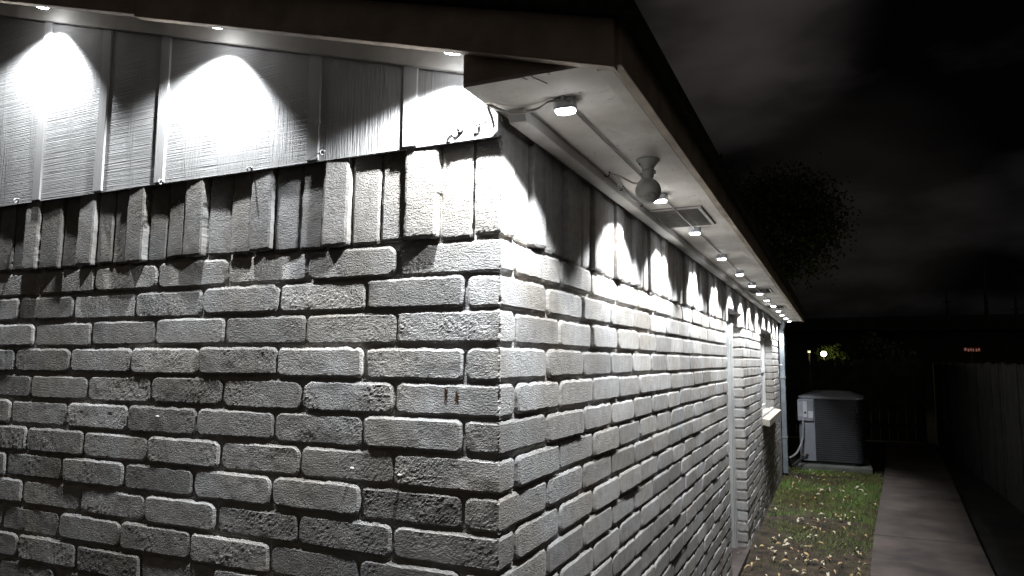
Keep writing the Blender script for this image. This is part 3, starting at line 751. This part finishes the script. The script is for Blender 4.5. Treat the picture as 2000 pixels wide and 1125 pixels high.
for i, (x, y) in enumerate(placed):
    o = protos[i] if i < 6 else protos[i % 6].copy()
    if i >= 6: COL.objects.link(o)
    s = random.uniform(.55, 1.2); o.location = (x, y, ZG+.004+random.uniform(0, .012)); o.scale = (s, s*random.uniform(.7, 1.3), s)
    o.rotation_euler = (jit(.5), jit(.35), random.uniform(0, 6.28))
    props(o, 'small curled dry leaf lying on the grass strip beside the brick wall', 'leaf', 'fallen leaves on the grass strip')
for k, (x, y, lb) in enumerate([(.10, 4.02, 'pale scrap of leaf lying at the foot of the door frame'), (1.02, 6.7, 'lone dry leaf on the path edge')][:1]):
    o = protos[3].copy(); COL.objects.link(o); o.location = (x, y, ZG+.02); o.scale = (1.2, 1.4, 1.2); props(o, lb, 'leaf')

# ------------------------------------------------------------------ air conditioner
ax, ay, az = .20, 8.90, -1.585
pad = MB(); pad.box((.145, 8.80, ZG-.03), (1.035, 9.80, -1.592)); o = pad.build('equipment_pad', PAD, bevel=.02, offset=(.59, 9.29, ZG)); o.location = (.59, 9.29, ZG); props(o, 'low concrete pad under the outdoor air conditioner', 'concrete pad')
ac = empty('air_conditioner', (.585, 9.29, -1.585), 'grey outdoor air conditioner unit standing on a concrete pad beyond the house corner', 'air conditioner')
ac.rotation_euler = (0, 0, R(-3))
hw = .385; H = .86
def body_ring(grow, z): return [(x, y, z) for x, y in rr(hw+grow, hw+grow, .11+grow*.5, 6)]
mb = MB(); V = []; F = []; nslat = 30; lev = []
for s in range(nslat):
    z = .03+(H-.05)*s/nslat; dz = (H-.05)/nslat; lev += [(-.004, z), (.0, z+dz*.15), (.0, z+dz*.75), (-.006, z+dz*.85)]
lev.append((-.004, H-.02)); k = 28
for g_, z in lev: V += body_ring(g_, z)
for jx in range(len(lev)-1):
    for i in range(k): F.append((jx*k+i, jx*k+(i+1) % k, (jx+1)*k+(i+1) % k, (jx+1)*k+i))
mb.add(V, F); mb.build('louvre_body', ACDARK, ac)
mb = MB(); loops(mb, [(hw-.02, hw-.02, .11, -.006), (hw-.02, hw-.02, .11, .030)]); mb.build('base_pan', RUBBER, ac)
mb = MB()   # lid: flat rim, domed centre
loops(mb, [(hw+.002, hw+.002, .11, H-.02), (hw+.012, hw+.012, .115, H-.018), (hw+.014, hw+.014, .115, H+.006), (hw-.004, hw-.004, .12, H+.016), (hw-.13, hw-.13, .22, H+.066), (hw-.15, hw-.15, .22, H+.068)], 6)
mb.build('lid', ACLID, ac, bevel=.004)
mb = MB()
for r_ in np.linspace(.05, .24, 9): mb.tube([(r_*math.cos(t), r_*math.sin(t), H+.084-.04*r_) for t in np.linspace(0, 2*math.pi, 14)], .0035, 6)
for t in np.arange(0, 2*math.pi, math.pi/4): mb.tube([(.04*math.cos(t), .04*math.sin(t), H+.083), (.25*math.cos(t), .25*math.sin(t), H+.073)], .004, 6)
mb.lathe([(.05, 0), (.05, .012), (.03, .018)], (0, 0, H+.070), 20); mb.build('fan_grille', METAL, ac)
mb = MB(); mb.prism([(-hw-.004, -hw+.13, .03), (-hw-.004, -hw+.05, .03), (-hw+.05, -hw-.004, .03), (-hw+.195, -hw-.004, .03), (-hw+.195, -hw+.02, .03), (-hw+.03, -hw+.13, .03)], (0, 0, H-.052)); mb.build('service_panel', ACGREY, ac, bevel=.004)
mb = MB(); mb.box((-hw-.012, -hw-.028, H-.31), (-hw+.185, -hw-.0045, H-.03)); eb = mb.build('electrical_box', ACGREY, ac, bevel=.006)
mb = MB(); mb.box((-hw+.055, -hw-.0315, H-.26), (-hw+.105, -hw-.0285, H-.05)); mb.build('warning_sticker', STICK, eb)
mb = MB(); mb.box((-hw+.07, -hw-.0335, H-.215), (-hw+.095, -hw-.0318, H-.19)); mb.build('sticker_mark', RUBBER, eb)
mb = MB(); mb.box((-hw+.12, -hw-.0310, H-.27), (-hw+.18, -hw-.0285, H-.18)); mb.build('rating_plate', STICK, eb)
mb = MB(); mb.box((-hw-.006, -hw-.0305, H-.25), (-hw+.048, -hw-.0285, H-.06)); mb.build('rating_plate', mat('plate_grey', (.42, .43, .47), .6), eb)
for (vx, vz) in ((.03, .10), (.09, .115)):
    mb = MB(); mb.lathe([(.016, 0), (.018, .01), (.014, .03), (.014, .05), (.008, .055)], (-hw+vx, -hw-.004, vz), 12, (-.3, -1, .1)); mb.build('service_valve', BRASS, ac)
cable([(.232, 8.86, -1.0), (.230, 8.855, -1.12), (.222, 8.85, -1.25), (.19, 8.80, -1.36), (.13, 8.72, -1.46), (.03, 8.55, -1.505), (-.06, 8.45, -1.52)], .013, 'power_conduit', 'grey flexible conduit curving from the air conditioner box down to the house wall', 'conduit', mat('conduit_grey', (.32, .32, .33), .5, var=.1))
cable([(.26, 8.83, -1.50), (.18, 8.72, -1.53), (.08, 8.62, -1.60), (.06, 8.55, -1.50), (-.02, 8.42, -1.42)], .018, 'refrigerant_line', 'thick black insulated pipe looping low between the air conditioner and the wall', 'pipe', RUBBER)

# ------------------------------------------------------------------ fences
def fence(p0, p1, h, name, label, board=.14):
    p0, p1 = Vector(p0), Vector(p1); d = (p1-p0); L_ = d.length; d.normalize(); nrm = Vector((d.y, -d.x, 0))
    e = empty(name, tuple(p0), label, 'fence'); npan = int(L_/2.4)+1; x = 0
    M_ = Matrix((d, nrm, Vector((0, 0, 1)))).transposed()
    for pn in range(npan):
        mb = MB(); x0 = pn*2.4
        while x0 < min((pn+1)*2.4, L_)-.01:
            hh = h+jit(.012); w = board-.010; t = .010+jit(.004)
            P = [(x0, -t, .03), (x0+w, -t, .03), (x0+w, -t, hh-.03), (x0+w-.03, -t, hh), (x0+.03, -t, hh), (x0, -t, hh-.03)]
            tw = jit(.004); P = [(a_, b_+tw*(a_-x0)/w, c_) for a_, b_, c_ in P]
            V = [tuple(M_ @ Vector(q)) for q in P]; mb.prism(V, tuple(nrm*.018)); x0 += board
        mb.build('fence_boards', FENCE, e)
    for k in range(npan+1):
        xx = min(k*2.4, L_); mb = MB(); V = [tuple(M_ @ Vector(q)) for q in ((xx-.045, .075, 0), (xx+.045, .075, 0), (xx+.045, .165, 0), (xx-.045, .165, 0))]; mb.prism(V, (0, 0, h-.05)); mb.build('fence_post', FENCE, e)
    for z in (.25, h*.55, h-.22):
        mb = MB(); V = [tuple(M_ @ Vector(q)) for q in ((0, .012, z), (L_, .012, z), (L_, .012, z+.085), (0, .012, z+.085))]; mb.prism(V, tuple(nrm*.04)); mb.build('fence_rail', FENCE, e)
    return e
fence((2.16, -3.5, ZG-.03), (2.22, 13.0, ZG-.03), 1.42, 'wooden_fence', 'weathered wooden privacy fence running along the far side of the path')
fence((2.05, 13.1, ZG-.03), (-8.4, 13.1, ZG-.03), 1.48, 'wooden_fence', 'dark wooden fence closing the yard behind the air conditioner')

# ------------------------------------------------------------------ beyond the fence
def canopy(c, rad, n, leaf, seed, parent, trunk_to, trunk_r, stretch=(1, 1, 1), mtl=FOL):
    rg = np.random.default_rng(seed); cl_ = rg.normal(size=(n//90+8, 3)); cl_ /= np.linalg.norm(cl_, axis=1)[:, None]; cl_ *= (rg.random((len(cl_), 1))**.45)*rad*.82
    k = rg.integers(0, len(cl_), n); P = cl_[k]+rg.normal(size=(n, 3))*rad*.13; P *= np.array(stretch)
    a = rg.normal(size=(n, 3)); a /= np.linalg.norm(a, axis=1)[:, None]; b = np.cross(a, rg.normal(size=(n, 3))); b /= np.linalg.norm(b, axis=1)[:, None]
    s = leaf*rg.uniform(.6, 1.3, (n, 1)); V = np.stack([P-a*s, P-b*s*.5, P+a*s, P+b*s*.5], 1).reshape(-1, 3)+np.array(c)
    mb = MB(); mb.add(V, np.arange(4*n).reshape(-1, 4).tolist()); o = mb.build('crown', mtl, parent)
    mb = MB(); base = Vector((c[0]*0, c[1]*0, 0)); mb.tube([(0, 0, 0), (.05, 0, c[2]*.5), tuple(c)], trunk_r)
    for q in cl_[:9]: mb.tube([(.03, 0, c[2]*.55), tuple(np.array(c)*.8+q*np.array(stretch)*.4+np.array([0, 0, c[2]*.05])), tuple(np.array(c)+q*np.array(stretch)*.9)], trunk_r*.3, 6)
    mb.build('trunk', BARK, parent)
t1 = empty('broadleaf_tree', (-.9, 22, ZG-.04), 'large dark broadleaf tree beyond the back fence, its ragged top showing right of the eave', 'tree')
canopy((0, 0, 5.6), 2.05, 20000, .075, 3, t1, None, .2, (1.15, 1, 1.0))
t2 = empty('broadleaf_tree', (-3.6, 25, ZG-.04), 'dark broadleaf tree mostly hidden behind the far end of the roof', 'tree')
canopy((0, 0, 6.2), 2.6, 7000, .14, 5, t2, None, .2)
s1 = empty('garden_shrub', (.55, 21.0, ZG-.04), 'leafy shrub lit yellow green by the distant porch lamp', 'shrub')
canopy((0, 0, 1.55), .50, 1600, .05, 8, s1, None, .03, (1, .8, .9), mat('shrub_leaf', (.10, .14, .03), .6, var=.3, vs=3))
s2 = empty('garden_shrub', (1.9, 23.0, ZG-.04), 'dark unlit shrub behind the back fence right of the air conditioner', 'shrub')
canopy((0, 0, 1.6), .9, 2500, .08, 9, s2, None, .05, (1.3, 1, .8))
nh = empty('neighbour_house', (5.5, 33, ZG-.04), 'unlit low neighbouring house forming a black roofline beyond the fences', 'house')
mb = MB(); mb.box((-2.6, -2.5, 0), (7, 6, 2.7)); mb.build('wall', NHOUSE, nh)
mb = MB(); mb.prism([(-3.0, -3.0, 2.701), (-3.0, 6.5, 2.701), (-3.0, 3.5, 3.45), (-3.0, .2, 3.45)], (10.4, 0, 0)); rf = mb.build('roof', SHINGLE, nh)
nh2 = empty('neighbour_house', (-7.5, 30, ZG-.04), 'dark neighbouring house behind the trees with a porch lamp on its wall', 'house')
mb = MB(); mb.box((-5, -3, 0), (9.5, 5, 2.6)); mb.build('wall', NHOUSE, nh2)
mb = MB(); mb.prism([(-5.4, -3.5, 2.601), (-5.4, 5.5, 2.601), (-5.4, 1, 3.3)], (15.2, 0, 0)); mb.build('roof', SHINGLE, nh2)
for (x, z, lb) in ((5.93, 3.62, 'tall thin utility pole rising above the neighbouring roofline, the tallest of three'), (4.67, 2.82, 'short thin pole above the left end of the neighbouring roofline'), (6.85, 2.4, 'thin pole at the right edge of the view above the roofline')):
    e = empty('utility_pole', (x*1.05, 32-.5, ZG-.04), lb, 'pole', 'thin poles above the neighbouring roof'); zz = (z+.26)*31.5/31.3-.26-ZG
    mb = MB(); mb.lathe([(.11, 0), (.07, zz*.7), (.035, zz)], (0, 0, 0), 10); mb.build('pole_shaft', POLE, e)
    mb = MB(); mb.box((-.16, -.03, zz*.86), (.16, .03, zz*.86+.04)); mb.build('cross_arm', POLE, e)
# porch lamp
pl_ = empty('porch_lamp', (.40, 20.2, -.02), 'small bright yellow white lamp glowing far behind the back fence', 'lamp')
mb = MB(); prof = [(max(.001, .075*math.sin(math.pi*k/10)), .075*math.cos(math.pi*k/10)) for k in range(11)]; mb.lathe(prof, (0, 0, 0), 16)
mb.build('bulb', mat('warm_bulb', (1, .95, .7), .4, var=0, emit=(1, .95, .6), estr=22), pl_)
mb = MB(); mb.lathe([(.02, .05), (.075, .06), (.05, .09), (.01, .11)], (0, 0, 0), 14); mb.build('lamp_cap', POLE, pl_)
mb = MB(); mb.lathe([(.018, .0), (.018, 1.60)], (0, .09, -1.67), 8); mb.tube([(0, .09, -.07), (0, .09, .10), (0, .04, .12), (0, 0, .10)], .014, 6); mb.build('lamp_post', POLE, pl_)
ld = bpy.data.lights.new('porch_glow', 'POINT'); ld.energy = 38; ld.color = (1, .93, .40); ld.shadow_soft_size = .06; lo = bpy.data.objects.new('porch_glow', ld); COL.objects.link(lo); lo.parent = pl_; lo.location = (0, -.08, .02)
# dim window lamp beside it, and the red light over the fence
e = empty('window_lamp', (.02, 20.4, .04), 'faint white lamp just left of the bright yellow porch lamp', 'lamp')
mb = MB(); mb.box((-.035, -.01, -.03), (.035, .01, .03)); mb.build('lamp_face', mat('dim_lamp', (.8, .8, .8), .4, var=0, emit=(.8, .85, .9), estr=.10), e)
mb = MB(); mb.box((-.045, .0105, -.04), (.045, .03, .04)); mb.box((-.015, .0305, -1.7), (.015, .05, .03)); mb.build('lamp_bracket', POLE, e)
e = empty('red_signal_light', (4.24, 22.2, .125), 'small red glowing bar light seen just above the side fence', 'light')
mb = MB(); mb.box((-.22, 0, -.07), (.22, .06, .07)); mb.build('light_housing', mat('red_housing', (.05, .01, .01), .6, var=0, emit=(1, .05, .02), estr=.006), e)
mb = MB()
for (xx, w, zz) in ((-.17, .05, .01), (-.095, .04, -.01), (-.035, .03, 0), (.02, .03, -.01), (.095, .035, -.012), (.155, .04, 0)): mb.box((xx-w/2, -.012, zz-.04), (xx+w/2, -.001, zz+.035))
mb.build('lit_segment', mat('red_segments', (.9, .5, .45), .4, var=0, emit=(1, .45, .36), estr=.11), e)
mb = MB(); mb.box((-.02, .061, -1.8), (.02, .10, .0)); mb.build('light_stand', POLE, e)
